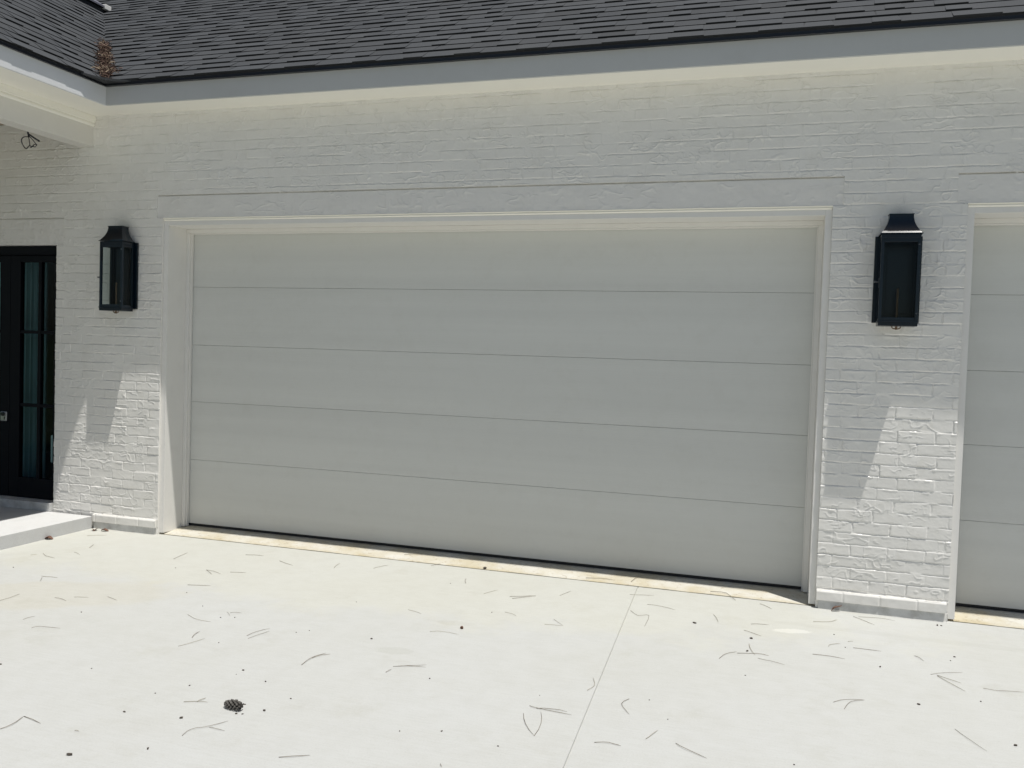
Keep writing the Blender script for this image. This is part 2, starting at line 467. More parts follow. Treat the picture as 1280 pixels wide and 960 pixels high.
# ------------------------------------------------------------------ eaves
YF = -.280; XF = -.310
def board(name, prof_pts, x0, x1, mat, parent, bevel=.002):
    m = MB(); m.quadstrip([[(x, y, z) for y, z in prof_pts] for x in (x0, x1)], True, 0, True)
    return m.build(name, mat, parent, bevel=bevel)
def board_y(name, prof_pts, y0, y1, mat, parent, bevel=.002):
    m = MB(); m.quadstrip([[(x, y, z) for x, z in prof_pts] for y in (y0, y1)], True, 0, True)
    return m.build(name, mat, parent, bevel=bevel)
ZF = 3.462
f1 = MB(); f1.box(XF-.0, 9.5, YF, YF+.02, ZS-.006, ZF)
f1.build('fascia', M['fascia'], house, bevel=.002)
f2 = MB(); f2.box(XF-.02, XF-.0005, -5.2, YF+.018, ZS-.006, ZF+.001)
M['fascia_wing_sunlit'] = paint('fascia_paint_wing_sunlit', (.78, .79, .80), .4, .06, 1.2, 60, .04, dirt=.03); f2.build('fascia', M['fascia_wing_sunlit'], house, bevel=.002)  # fascia paint made paler, sun on its lower strip put into the colour
s1 = MB(); s1.box(-.66, 9.5, YF+.0203, .06, ZS, ZS+.012)
s1.build('soffit', M['soffit'], house)
s2 = MB(); s2.box(-.72, XF-.0203, -5.2, YF+.02, ZS+.0006, ZS+.0126)
s2.build('soffit', M['soffit'], house)
# porch beam with crown trim
b = MB(); b.box(-.822, -.682, -5.2, .006, 3.090, ZS+.02)
beam = b.build('porch_beam', M['beam'], house, bevel=.004)
c = MB()
cp = [(-.6818, 3.266), (-.672, 3.266), (-.668, 3.268), (-.668, 3.279), (-.662, 3.284), (-.662, ZS-.0005), (-.6818, ZS-.0005)]
c.quadstrip([[(x, y, z) for x, z in cp] for y in (-5.2, .008)], True, 0, True)
cb = [(-.6817, 3.248), (-.663, 3.2605), (-.663, 3.2645), (-.6715, 3.2655), (-.6817, 3.2655)]
c.quadstrip([[(x, y, z) for x, z in cb] for y in (-5.2, .0078)], True, 0, True)
c.build('crown_trim', M['soffit'], beam)
pc = MB(); pc.box(-4.2, -.8225, -5.2, -.012, 3.300, 3.312)
M['ceil_dark'] = paint('ceiling_dark_brown', (.36, .27, .19), .5, .3, 3, 40, .1, stretch=(12, .5, 1)); pc.build('porch_ceiling', M['ceil_dark'], house)  # unseen ceiling, brown tone chosen to darken the wall below it
b2 = MB(); b2.box(-4.2, -.8225, -5.2, -5.06, 3.09, 3.2995)
b2.build('porch_beam', M['beam'], house, bevel=.004)
pp = MB(); pp.box(-.84, -.66, -5.22, -5.04, .10, 3.0895)
pp.build('porch_post', M['beam'], house, bevel=.006)

# ------------------------------------------------------------------ roofs of laminated shingles
rng = random.Random(3)
def shingled(name, origin, U, S, Nn, u0, u1, rows, expo, parent, extra=None):
    origin, U, S, Nn = map(Vector, (origin, U, S, Nn))
    V = []; F = []; T = []
    def P(u, s, h): return tuple(origin+U*u+S*s+Nn*h)
    def face(pts, tone):
        i = len(V); V.extend(pts); F.append(tuple(range(i, i+len(pts)))); T.append(tone)
    L = (u1-u0)
    face([P(u0, .0, -.012), P(u1, .0, -.012), P(u1, rows*expo, -.012), P(u0, rows*expo, -.012)], .03)
    face([P(u0, .0, -.012), P(u1, .0, -.012), P(u1, .0, .004), P(u0, .0, .004)], .02)
    for r in range(rows):
        s0 = r*expo; s1 = s0+expo*1.12
        u = u0-rng.random()*.3; raised = rng.random() < .5
        wob = rng.uniform(-.002, .002)
        run = 0.0
        face([P(u0, s0+.005, .0055), P(u1, s0+.005, .0055), P(u1, s1, .0002), P(u0, s1, .0002)], .036)
        while u < u1:
            if run <= 0:                       # a new shingle: fresh tone family
                run = rng.uniform(.85, 1.05); fam = rng.uniform(.92, 1.08)
            w = rng.choice([.12, .16, .2, .24, .17, .28])*rng.uniform(.85, 1.15)
            ua, ub = max(u, u0), min(u+w, u1)
            if ub > ua+.002:
                h = (.0130 if raised else .0070)+rng.uniform(-.0008, .0008)
                sl = rng.uniform(.004, .013)*(1 if raised else -1)
                lo = s0+((wob+(0 if raised else .0012)+rng.uniform(-.0012, .0012)) if r else 0)
                tone = .047*fam*rng.uniform(.89, 1.10)*(1.03 if raised else .97)
                if rng.random() < .06: tone *= .82
                a0, a1 = ua, ub; b0, b1 = ua+sl, ub-sl
                h1 = .0010
                face([P(a0, lo, h), P(a1, lo, h), P(b1, s1, h1), P(b0, s1, h1)], tone)
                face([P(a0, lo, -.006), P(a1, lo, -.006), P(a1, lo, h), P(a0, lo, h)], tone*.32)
                if raised:
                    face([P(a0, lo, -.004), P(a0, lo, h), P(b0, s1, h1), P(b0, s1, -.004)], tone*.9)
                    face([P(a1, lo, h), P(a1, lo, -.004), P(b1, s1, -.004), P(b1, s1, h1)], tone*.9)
            u += w; run -= w; raised = not raised if rng.random() < .86 else raised
    if extra: 
        for pts, tone in extra: face(pts, tone)
    me = bpy.data.meshes.new(name); me.from_pydata(V, [], F); me.materials.append(M['shingle'])
    at = me.attributes.new('tone', 'FLOAT_COLOR', 'FACE')
    arr = []
    for t in T: arr += [t*.93, t*1.0, t*1.11, 1]
    at.data.foreach_set('color', arr)
    me.update()
    o = bpy.data.objects.new(name, me); COL.objects.link(o); o.parent = parent
    return o
pm = math.atan(8/12); pw = math.atan(8.6/12)
ZE = 3.487; YE = -.316; XE = -.2845
# little curved apron of shingle where the two eaves meet
ext = []
q = .24
def bez(t):
    p0 = Vector((XE+q, YE)); p1 = Vector((XE+.035, YE-.035)); p2 = Vector((XE, YE-q))
    return p0*(1-t)**2+p1*2*t*(1-t)+p2*t*t
for k in range(10):
    a, bb = bez(k/10), bez((k+1)/10)
    zt = lambda p: ZE+.004
    ext.append(([(XE-.02, YE+.02, ZE+.018), (a.x, a.y, ZE+.004), (bb.x, bb.y, ZE+.004)], .058))
    ext.append(([(a.x, a.y, ZE-.012), (bb.x, bb.y, ZE-.012), (bb.x, bb.y, ZE+.004), (a.x, a.y, ZE+.004)], .03))
    ext.append(([(XE-.02, YE+.02, ZE-.012), (a.x, a.y, ZE-.012), (bb.x, bb.y, ZE-.012)], .03))
roof = shingled('roof', (0, YE, ZE), (1, 0, 0), (0, math.cos(pm), math.sin(pm)), (0, -math.sin(pm), math.cos(pm)), -4.6, 9.6, 50, .143, house, ext)
roof['label'] = 'charcoal laminated shingle slope above the garage doors'
wing = shingled('roof', (XE, 0, ZE), (0, 1, 0), (-math.cos(pw), 0, math.sin(pw)), (math.sin(pw), 0, math.cos(pw)), -5.3, 4.2, 20, .143, house)
wing['label'] = 'charcoal shingle slope of the porch wing at the upper left'
de = MB(); de.box(XF+.0005, 9.55, YE+.005, YF-.0005, ZF-.002, ZE-.004); de.build('drip_edge', M['black'], roof)
de = MB(); de.box(XF+.0007, XE-.005, -5.25, YE+.0045, ZF-.002, ZE-.0045); de.build('drip_edge', M['black'], wing)
# wing ridge with its vent, and the far slope
wl = 20*.143
xr = XE-wl*math.cos(pw); zr = ZE+wl*math.sin(pw)
yv = YE+(zr-ZE)/math.tan(pm)
m = MB()
m.poly([(xr, -5.3, zr), (xr, yv+.5, zr), (xr-wl*math.cos(pw), yv+.5, ZE), (xr-wl*math.cos(pw), -5.3, ZE)])
far = m.build('roof', M['black'], house)
rv = MB()
prof = [(xr+.125, zr-.12), (xr+.125, zr-.022), (xr, zr+.055), (xr-.125, zr-.022), (xr-.125, zr-.12)]
rv.quadstrip([[(x, y, z) for x, z in prof] for y in (-5.3, yv-.02)], True, 0, True)
rvo = rv.build('ridge_vent', M['black'], wing)
rc = MB()
prof = [(xr+.150, zr-.036), (xr, zr+.060), (xr-.15, zr-.036), (xr-.15, zr-.020), (xr, zr+.078), (xr+.150, zr-.018)]
rc.quadstrip([[(x, y, z) for x, z in prof] for y in (-5.3, yv-.15)], True, 0, True)
M['ventcap'] = paint('vent_cap', (.15, .15, .18), .5, .2, 10, 150, .1)
rc.build('vent_cap', M['ventcap'], rvo)
re_ = MB(); re_.box(xr+.06, xr+.160, yv-.149, yv-.06, zr-.050, zr+.004)
re_.build('vent_end', M['trim'], rvo, bevel=.006)
# rear slope of the main roof
zt = ZE+50*.143*math.sin(pm); yt = YE+50*.143*math.cos(pm)
m = MB(); m.poly([(-4.6, yt, zt), (9.6, yt, zt), (9.6, yt+5, zt-3.3), (-4.6, yt+5, zt-3.3)])
m.build('roof', M['black'], house)

# ------------------------------------------------------------------ front door under the porch
fd = MB()
fy = .055
fd.box(XWL+.002, XW-.002, fy, fy+.11, ZDT-.075, ZDT-.002)
fd.box(XW-.055, XW-.002, fy, fy+.11, ZDS+.012, ZDT-.0752); fd.box(XWL+.002, XWL+.055, fy, fy+.11, ZDS+.012, ZDT-.0752)
door = fd.build('front_door', M['doorwood'], house, bevel=.003)
door['label'] = 'black glazed front door with divided panes under the porch'
sl = MB(); sl.box(XWL+.002, XW-.002, -.035, fy+.13, .1005, ZDS+.0115)
sl.build('door_sill', M['footing'], door, bevel=.004)
def leaf(x0, x1, sl_, sr, lock=None):
    yl = fy+.022; z0 = ZDS+.014; z1 = ZDT-.078
    m = MB()
    m.box(x0, x0+sl_, yl, yl+.045, z0, z1); m.box(x1-sr, x1, yl, yl+.045, z0, z1)
    zb = z0+.17; zt_ = z1-.055
    m.box(x0+sl_+.0004, x1-sr-.0004, yl+.001, yl+.044, z0, zb); m.box(x0+sl_+.0004, x1-sr-.0004, yl+.001, yl+.044, zt_, z1)
    lf = m.build('door_leaf', M['doorwood'], door, bevel=.003)
    a = x0+sl_; b_ = x1-sr
    mu = MB()
    xm = .5*(a+b_)+.02
    mu.box(xm-.017, xm+.017, yl+.006, yl+.04, zb, zt_)
    for zz in (.962, 1.583):
        mu.box(a, xm-.0172, yl+.007, yl+.039, zz-.014, zz+.014); mu.box(xm+.0172, b_, yl+.007, yl+.039, zz-.014, zz+.014)
    mu.build('muntin', M['doorwood'], door, bevel=.002)
    g = MB()
    g.poly([(a-.005, yl+.0225, zb-.005), (b_+.005, yl+.0225, zb-.005), (b_+.005, yl+.0225, zt_+.005), (a-.005, yl+.0225, zt_+.005)])
    g.build('glass_pane', M['glass'], door)
    return yl
yl = leaf(-1.60, XW-.058, .105, .035)
leaf(XWL+.058, -1.604, .11, .11)
# lock plate and lever on the left leaf
lk = MB(); lk.box(-1.690, -1.622, yl-.008, yl-.0005, .815, .895)
lko = lk.build('lock_plate', M['steel'], door, bevel=.006)
lk = MB(); lk.tube([(-1.655, yl-.008, .875), (-1.655, yl-.022, .875)], .017, 14); lk.box(-1.647, -1.641, yl-.013, yl-.0082, .828, .852)
lk.build('lock_cylinder', M['black'], door)
M['doorwood'].node_tree.nodes['Principled BSDF'].inputs['Specular IOR Level'].default_value = .18
pn = MB()  # pale card added behind the pane, stands in for a bright reflection
pn.box(-1.185, -1.096, .112, .116, .575, .715); pn.box(-1.185, -1.150, .112, .116, .485, .5745); pn.box(-1.150, -1.096, .112, .1155, .485, .497)
pn.build('reflection_card', M['trim'], door)
cu = MB()  # pleated strips added behind the panes to stand in for reflections
for (xa, xb, y_) in ((-1.94, -1.655, .44), (-1.635, -1.555, .42), (-3.3, -2.15, .5)):
    n = 26
    for k in range(n):
        u0 = xa+(xb-xa)*k/n; u1 = xa+(xb-xa)*(k+1)/n
        w0 = y_+.014*math.sin(k*1.35); w1 = y_+.014*math.sin((k+1)*1.35)
        cu.poly([(u0, w0, .2), (u1, w1, .2), (u1, w1, 2.25), (u0, w0, 2.25)])
cu.build('reflection_strips', M['reflection_strips'], house, smooth=False)
ir = MB()
ir.poly([(-4.1, 3.6, .1), (-.14, 3.6, .1), (-.14, 3.6, 3.0), (-4.1, 3.6, 3.0)])
ir.poly([(-4.1, .17, .1), (-.14, .17, .1), (-.14, 3.6, .1), (-4.1, 3.6, .1)])
ir.poly([(-4.1, .12, 2.9), (-.14, .12, 2.9), (-.14, 3.6, 2.9), (-4.1, 3.6, 2.9)])
ir.build('interior_room', M['interior'], house)

# ------------------------------------------------------------------ ground
m = MB()
JX = lambda y: 3.845-.0605*(y+.05)
ys = [.024, -.6, -2, -4, -8, -18]
def strip(xa, xb, za, zb):
    for k in range(len(ys)-1):
        y0, y1 = ys[k], ys[k+1]
        m.poly([(xa(y0), y0, za), (xa(y1), y1, za), (xb(y1), y1, zb), (xb(y0), y0, zb)])
L = lambda v: (lambda y: v)
off = lambda d: (lambda y: JX(y)+d)
strip(L(-.6185), off(-.0042), 0, 0); strip(off(-.0042), off(-.0015), 0, -.007); strip(off(-.0015), off(.0015), -.007, -.007)
strip(off(.0015), off(.0042), -.007, 0); strip(off(.0042), L(15), 0, 0)
m.poly([(-7, -5.6, 0), (-.6185, -5.6, 0), (-.6185, -18, 0), (-7, -18, 0)])
m.poly([(-.6185, .024, 0), (15, .024, 0), (15, .024, -.05), (-.6185, .024, -.05)])
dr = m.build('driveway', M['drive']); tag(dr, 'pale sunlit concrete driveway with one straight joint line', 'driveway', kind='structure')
def apron(x0, x1):
    m = MB()
    n = 60; rr = random.Random(11)
    pts = []
    for k in range(n+1):
        x = x0+(x1-x0)*k/n; pts.append((x, .030+rr.uniform(-.0035, .003)))
    for k in range(n):
        (xa, ya), (xb, yb) = pts[k], pts[k+1]
        m.poly([(xa, ya, -.04), (xb, yb, -.04), (xb, yb, .003), (xa, ya, .003)])
        m.poly([(xa, ya, .003), (xb, yb, .003), (xb, .10, .0122), (xa, .10, .0122)])
        m.poly([(xa, .10, .0122), (xb, .10, .0122), (xb, .32, .033), (xa, .32, .033)])
        m.poly([(xa, .32, .033), (xb, .32, .033), (xb, 2.0, .034), (xa, 2.0, .034)])
    return m
g = apron(.001, XR-.001).build('garage_floor', M['slab'], smooth=False); tag(g, 'tan stained concrete threshold under the wide garage door', 'threshold', kind='structure')
g = apron(XP+.001, XS-.001).build('garage_floor', M['slab']); tag(g, 'tan stained concrete threshold under the right-hand garage door', 'threshold', kind='structure')
p = MB(); p.box(-4.2, -.620, -5.4, -.026, -.02, .100)
pf = p.build('porch_floor', M['porch'], bevel=.004); tag(pf, 'raised grey concrete porch slab at the left edge', 'porch', kind='structure')
p = MB(); p.box(XWL, XW+.0, -.0255, .30, -.02, .0995)
pf2 = p.build('porch_floor', M['porch']); tag(pf2, 'concrete under the front door sill', 'porch', kind='structure')
l = MB(); l.poly([(-400, -400, -.03), (400, -400, -.03), (400, 400, -.03), (-400, 400, -.03)])
lw = l.build('lawn', M['lawn']); tag(lw, 'green lawn around the house', 'lawn', kind='structure')

# ------------------------------------------------------------------ wall lanterns
def lantern(loc):
    root = empty('wall_lantern', loc)
    w = .108; d0 = -.030; d1 = -.156; H = .545
    bp = MB(); bp.box(-.132, .132, -.0195, -.004, .022, .545)
    bp.build('backplate', M['lantern'], root, bevel=.003)
    fr = MB(); t = .017
    fr.box(-w, w, d1, d0, 0, .022); fr.box(-w-.004, w+.004, d1-.004, d0, .0225, .030)      # tray
    for sx in (-1, 1):
        xa, xb = (-w, -w+t) if sx < 0 else (w-t, w)
        fr.box(xa, xb, d1, d1+t, .0305, H-.026); fr.box(xa, xb, d0-t, d0, .0305, H-.026)
        fr.box(xa+.002, xb-.002, d1+t+.0003, d0-t-.0003, .0305, .046); fr.box(xa+.002, xb-.002, d1+t+.0003, d0-t-.0003, H-.045, H-.0265)
    fr.box(-w+t+.0003, w-t-.0003, d1+.002, d1+t-.002, .0305, .050); fr.box(-w+t+.0003, w-t-.0003, d1+.002, d1+t-.002, H-.05, H-.0265)
    fr.box(-w, w, d1, d0, H-.026, H-.004)
    fr.box(-.06, .06, d0+.0005, -.0200, .08, .46)
    fr.build('frame', M['lantern'], root, bevel=.0015)
    cap = MB()
    def ring(hw, ya, yb, z): return [(-hw, ya, z), (hw, ya, z), (hw, yb, z), (-hw, yb, z)]
    rings = [ring(w+.008, d1-.008, d0+.008, H-.0015), ring(w+.008, d1-.008, d0+.008, H+.0025)]
    n = 9
    for k in range(n+1):
        q_ = k/n
        f = (1-q_)**2.1
        hw = .066+(w+.003-.066)*f; ins = (.040)*(1-f)
        rings.append(ring(hw, d1+ins-.003*f, d0-ins*.35, H+.0045+.113*q_))
    rings.append(ring(.069, d1+.037, d0-.011, H+.1178)); rings.append(ring(.069, d1+.037, d0-.011, H+.122))
    cap.quadstrip(rings, True, 0, True)
    cap.build('cap', M['lantern'], root)
    def pane(pts):
        g = MB(); g.poly(pts); g.build('glass_pane', M['lglass'], root)
    zb, zt_ = .040, H-.036
    pane([(-w+.01, d1+t/2, zb), (w-.01, d1+t/2, zb), (w-.01, d1+t/2, zt_), (-w+.01, d1+t/2, zt_)])
    pane([(-w+t/2, d1+.01, zb), (-w+t/2, d0-.01, zb), (-w+t/2, d0-.01, zt_), (-w+t/2, d1+.01, zt_)])
    pane([(w-t/2, d1+.01, zb), (w-t/2, d0-.01, zb), (w-t/2, d0-.01, zt_), (w-t/2, d1+.01, zt_)])
    bt = MB(); yc = .5*(d0+d1)
    bt.tube([(0, yc, .030), (0, yc, .045)], .016, 12); bt.tube([(0, yc, .045), (0, yc, .215)], .0062, 8); bt.tube([(0, yc, .215), (0, yc, .228)], [.008, .004], 8)
    bt.build('burner_tube', M['brass'], root)
    la = MB()
    la.tube([(-w-.001, d1+.03, .262), (-w-.026, d1+.03, .262)], .0045, 6); la.tube([(-w-.026, d1+.012, .262), (-w-.026, d1+.048, .262)], .0055, 6)
    la.box(-w-.003, -w-.0005, d1+.012, d1+.026, .225, .285)
    la.build('latch', M['latch'], root)
    for z in (.075, H-.065):
        hg = MB(); hg.tube([(w-.009, d1-.0005, z), (w-.009, d1-.005, z)], .0045, 8)
        hg.build('screw', M['latch'], root)
    fi = MB()
    pts = [(.024*math.cos(a_), yc, -.004-.012*(math.sin(a_))) for a_ in np.linspace(0, math.pi, 9)]
    fi.tube([(-.024, yc, 0)]+pts[::-1]+[(.024, yc, 0)], .0038, 6)
    fi.tube([(0, yc, -.0005), (0, yc, -.020)], [.008, .006], 10)
    fi.build('gas_fitting', M['brass'], root)
    return root
def dup(root, loc):
    r = root.copy(); COL.objects.link(r); r.location = loc
    for ch in list(root.children):
        c_ = ch.copy(); COL.objects.link(c_); c_.parent = r
    return r
LG = 'black gas wall lanterns beside the garage door'
la1 = lantern((5.342, 0, 1.767)); tag(la1, 'black wall lantern with flared cap on the brick pier between the two garage doors', 'wall lantern', LG)
la2 = dup(la1, (-.352, 0, 1.767)); tag(la2, 'black wall lantern with flared cap on the pier between porch and garage door', 'wall lantern', LG)

# ------------------------------------------------------------------ loose wire under the porch ceiling
w = MB()
o_ = Vector((-1.1, -.246, 3.170))
pts = [o_+Vector(p) for p in ((.0, -.01, .13), (-.002, 0, .045), (-.004, 0, .02), (.006, .003, -.02), (.045, .03, -.05), (.075, .045, -.07))]
w.tube(pts, .0075, 6)
cx_ = o_+Vector((-.008, 0, -.088))
ring = [cx_+Vector((.047*math.cos(a_), .012*math.sin(a_*2), .052*math.sin(a_)*.9)) for a_ in np.linspace(1.2, 5.6, 18)]
w.tube([o_+Vector((.0, 0, -.015))]+ring+[cx_+Vector((.065, .02, -.032)), cx_+Vector((.078, .025, -.015)), cx_+Vector((.058, .02, -.012)), cx_+Vector((.03, .01, -.04))], .0040, 6)
w.tube([o_+Vector((0, 0, -.01)), o_+Vector((.012, .004, -.06)), o_+Vector((.02, .006, -.11))], .0035, 5)
w.tube([o_+Vector((.01, 0, -.03)), o_+Vector((.04, .02, -.07)), o_+Vector((.062, .03, -.10))], .0030, 5)
wo = w.build('loose_wire', M['wire'], smooth=True)
tag(wo, 'dark loop of loose electrical wire hanging under the porch beam', 'wire')

# ------------------------------------------------------------------ litter on the ground
NEEDLES=[[[(-0.311,-0.927),(-0.283,-0.896)]],[[(-0.279,-0.849),(-0.195,-0.908),(-0.094,-0.931)]],[[(-0.115,-0.734),(-0.013,-0.786)]],[[(-0.12,-0.584),(-0.174,-0.482)]],[[(-0.436,-0.271),(-0.318,-0.192)]],[[(0.642,-0.612),(0.607,-0.411)]],[[(1.015,-0.292),(1.15,-0.266)]],[[(1.336,-0.349),(1.488,-0.425)]],[[(1.779,-0.365),(1.755,-0.232)]],[[(1.035,-0.774),(1.143,-0.857)],[(1.035,-0.774),(1.186,-0.822)]],[[(1.212,-0.756),(1.314,-0.725)]],[[(0.288,-1.43),(0.187,-1.317)]],[[(0.217,-1.34),(0.328,-1.326)]],[[(1.163,-1.133),(1.302,-1.092)]],[[(0.419,-1.846),(0.426,-1.764),(0.408,-1.697)]],[[(0.651,-1.677),(0.759,-1.702)]],[[(0.742,-1.624),(0.821,-1.595)]],[[(0.908,-1.538),(1.012,-1.578)]],[[(0.821,-2.066),(0.834,-1.997)]],[[(0.977,-2.16),(0.999,-2.126),(1.114,-2.106)]],[[(1.559,-1.645),(1.673,-1.708),(1.756,-1.704)]],[[(1.732,-1.52),(1.787,-1.573)]],[[(1.755,-1.526),(1.813,-1.501)]],[[(1.834,-1.965),(1.807,-1.868)]],[[(1.855,-2.101),(1.902,-1.951)]],[[(2.073,-1.831),(2.115,-1.677)]],[[(2.104,-1.865),(2.137,-1.717)]],[[(2.559,-2.096),(2.557,-1.993),(2.585,-1.906)],[(2.557,-1.993),(2.612,-1.911)]],[[(2.332,-2.671),(2.427,-2.636)],[(2.382,-2.648),(2.392,-2.6)]],[[(2.539,-2.946),(2.536,-2.89),(2.585,-2.838),(2.621,-2.766)],[(2.588,-2.843),(2.665,-2.849)]],[[(1.853,-3.153),(1.865,-3.109),(1.84,-3.028)],[(1.84,-3.028),(1.955,-3.057)]],[[(2.985,-2.968),(3.084,-2.911)]],[[(2.127,-3.06),(2.146,-3.058)]],[[(2.033,-0.265),(2.086,-0.139)]],[[(2.369,-0.033),(2.425,0.071)]],[[(2.759,-0.37),(2.72,-0.253)]],[[(2.952,-0.558),(3.008,-0.437)]],[[(3.123,-0.555),(3.27,-0.469)],[(3.151,-0.588),(3.272,-0.475)]],[[(3.41,-0.401),(3.454,-0.265)]],[[(2.656,-1.064),(2.762,-1.111)]],[[(2.931,-1.393),(2.998,-1.365),(3.094,-1.373)]],[[(2.973,-1.948),(3.113,-1.866)],[(2.975,-1.947),(3.123,-1.897)]],[[(2.974,-2.032),(2.981,-1.983)]],[[(3.197,-0.881),(3.283,-0.929)]],[[(3.477,-1.015),(3.582,-1.002)],[(3.502,-0.902),(3.581,-0.997)]],[[(3.822,-0.191),(3.971,-0.151)]],[[(3.962,-0.371),(4.141,-0.422)]],[[(3.888,-0.544),(3.947,-0.636),(4.009,-0.609),(4.016,-0.826)]],[[(3.92,-1.888),(3.939,-1.818),(3.911,-1.721)]],[[(3.723,-2.154),(3.758,-2.171),(3.918,-2.182)],[(3.758,-2.171),(3.892,-2.157)]],[[(3.722,-2.243),(3.825,-2.438)],[(3.825,-2.438),(3.786,-2.199)]],[[(4.118,-1.915),(4.097,-1.988),(4.148,-2.084)]],[[(4.253,-2.3),(4.287,-2.198)]],[[(4.065,-2.408),(4.119,-2.394),(4.17,-2.4)]],[[(4.372,-2.295),(4.405,-2.33),(4.501,-2.385)]],[[(3.565,-2.797),(3.58,-2.821)]],[[(4.37,-0.423),(4.408,-0.571)]],[[(4.592,-0.53),(4.693,-0.503)]],[[(4.559,-0.667),(4.655,-0.738)]],[[(4.627,-0.065),(4.702,-0.158)]],[[(4.94,-0.331),(5.031,-0.297),(5.079,-0.231)]],[[(5.176,-0.114),(5.285,-0.249)]],[[(5.206,-0.112),(5.409,-0.106)]],[[(4.461,-1.207),(4.491,-1.121),(4.542,-1.064)]],[[(4.597,-0.904),(4.634,-1.079)]],[[(4.544,-1.086),(4.644,-1.057),(4.704,-1.063)]],[[(4.65,-1.124),(4.783,-1.173)]],[[(4.922,-0.945),(5.082,-0.957)]],[[(5.008,-0.777),(5.02,-0.74),(5.072,-0.703)]],[[(5.135,-0.747),(5.275,-0.748)]],[[(5.438,-0.756),(5.473,-0.829)]],[[(5.477,-1.031),(5.637,-0.938)]],[[(5.508,-1.03),(5.603,-1.106)],[(5.506,-1.039),(5.602,-1.215)]],[[(5.692,-1.139),(5.75,-1.151),(5.87,-1.12)]],[[(4.995,-1.6),(5.048,-1.549),(5.134,-1.517)],[(5.038,-1.666),(5.07,-1.57),(5.134,-1.517)]],[[(5.476,-1.715),(5.56,-1.904)]],[[(5.114,-0.647),(5.142,-0.635)]]]
TNEEDLES=[[[(3.472,0.07),(3.673,0.084)]],[[(3.782,0.088),(3.814,0.194)]],[[(2.084,0.137),(2.215,0.171)]],[[(4.31,0.07),(4.413,0.067),(4.479,-0.059)]]]
DEBRIS=[(0.999,-1.839,1),(1.691,-2.505,1),(1.532,-1.475,1),(1.758,-1.618,1),(1.829,-1.587,1),(2.007,-1.979,1),(2.278,-1.681,1),(2.326,-1.627,1),(2.346,-2.26,1.3),(2.346,-2.316,0.8),(2.521,-2.344,1.3),(2.237,-2.509,1),(2.158,-2.637,1),(2.176,-2.845,1.3),(2.429,-2.81,2.4),(2.696,-2.622,1.8),(2.73,-2.47,1.2),(2.265,-3.229,2.6),(2.493,-3.084,1.6),(1.273,-2.621,1.6),(1.271,-1.28,1),(0.816,-0.81,1),(-0.137,-1.235,1),(2.633,-2.685,1.2),(2.608,-2.692,1.6),(2.585,-2.597,1),(2.694,-1.62,2),(3.197,-2.025,1.3),(3.306,-2.595,1),(3.463,-2.533,1.2),(3.718,-2.578,1),(2.667,-0.412,0.9),(2.305,-1.044,0.8),(3.128,-0.917,1.2),(4.205,-1.89,0.8),(4.311,-2.072,0.8),(3.732,-2.025,0.7),(4.279,-0.643,3),(4.604,-0.804,3.2),(4.593,-1.03,2.2),(5.047,-0.541,1.3),(5.641,-0.689,1.6),(5.246,-1.011,1.7),(5.366,-1.476,2),(5.647,-1.327,1.4),(5.687,-1.798,2.6),(4.822,-2.314,1),(4.6,-1.404,1),(5.61,-0.763,0.8),(5.094,-0.755,0.9),(5.643,-0.106,2),(5.665,-0.102,1.6)]

LAND = {'the pine cone': (2.557, -2.648), 'the porch slab': (-.62, -.06), 'the left garage jamb': (.04, -.02),
        'the top of the joint line': (3.84, .0), 'the lantern pier\'s left foot': (4.98, -.02),
        'the lantern pier\'s right foot': (5.70, -.02), 'the white spill': (4.82, -.56),
        'the damp patch below the door': (2.885, -1.737), 'the bottom left picture corner': (2.13, -3.38),
        'the bottom right picture corner': (5.67, -2.01), 'the bottom of the joint line': (4.004, -2.659), 'the reddish scrap': (3.072, -1.272)}
ORD = ['', 'second ', 'third ', 'fourth ', 'fifth ', 'sixth ', 'seventh ', 'eighth ', 'ninth ', 'tenth ', 'eleventh ', 'twelfth ', 'thirteenth ', 'fourteenth ', 'fifteenth ', 'sixteenth ', 'seventeenth ', 'eighteenth ', 'nineteenth ', 'twentieth ', 'twenty-first ', 'twenty-second ', 'twenty-third ', 'twenty-fourth ']
def rank(cs):
    lists = {}
    for i, (x, y) in enumerate(cs):
        k = min(LAND, key=lambda n: math.hypot(LAND[n][0]-x, LAND[n][1]-y))
        lists.setdefault(k, []).append((math.hypot(LAND[k][0]-x, LAND[k][1]-y), i))
    out = {}
    for k, l_ in lists.items():
        for r_, (_, i) in enumerate(sorted(l_)): out[i] = ORD[r_]+'nearest to '+k
    return out
def smoothpts(pl, z0):
    pts = [Vector((x, y, 0)) for x, y in pl]
    if len(pts) == 2:
        a_, b_ = pts; d_ = b_-a_; n_ = Vector((-d_.y, d_.x, 0))*random.uniform(-.06, .06)
        pts = [a_+d_*t_+n_*4*t_*(1-t_) for t_ in (0, .25, .5, .75, 1)]
    else:
        out = []
        for k in range(len(pts)-1):
            p0 = pts[max(k-1, 0)]; p1 = pts[k]; p2 = pts[k+1]; p3 = pts[min(k+2, len(pts)-1)]
            for t_ in (0, .33, .66):
                out.append(.5*((2*p1)+(p2-p0)*t_+(2*p0-5*p1+4*p2-p3)*t_*t_+(3*p1-p0-3*p2+p3)*t_**3))
        pts = out+[pts[-1]]
    L_ = len(pts)
    return [Vector((p.x, p.y, z0(p) + .0022+.004*math.sin(math.pi*k/(L_-1))*random.uniform(.3, 1))) for k, p in enumerate(pts)]
flatz = lambda p: 0.0
slabz = lambda p: .003+max(0, p.y-.030)*.135
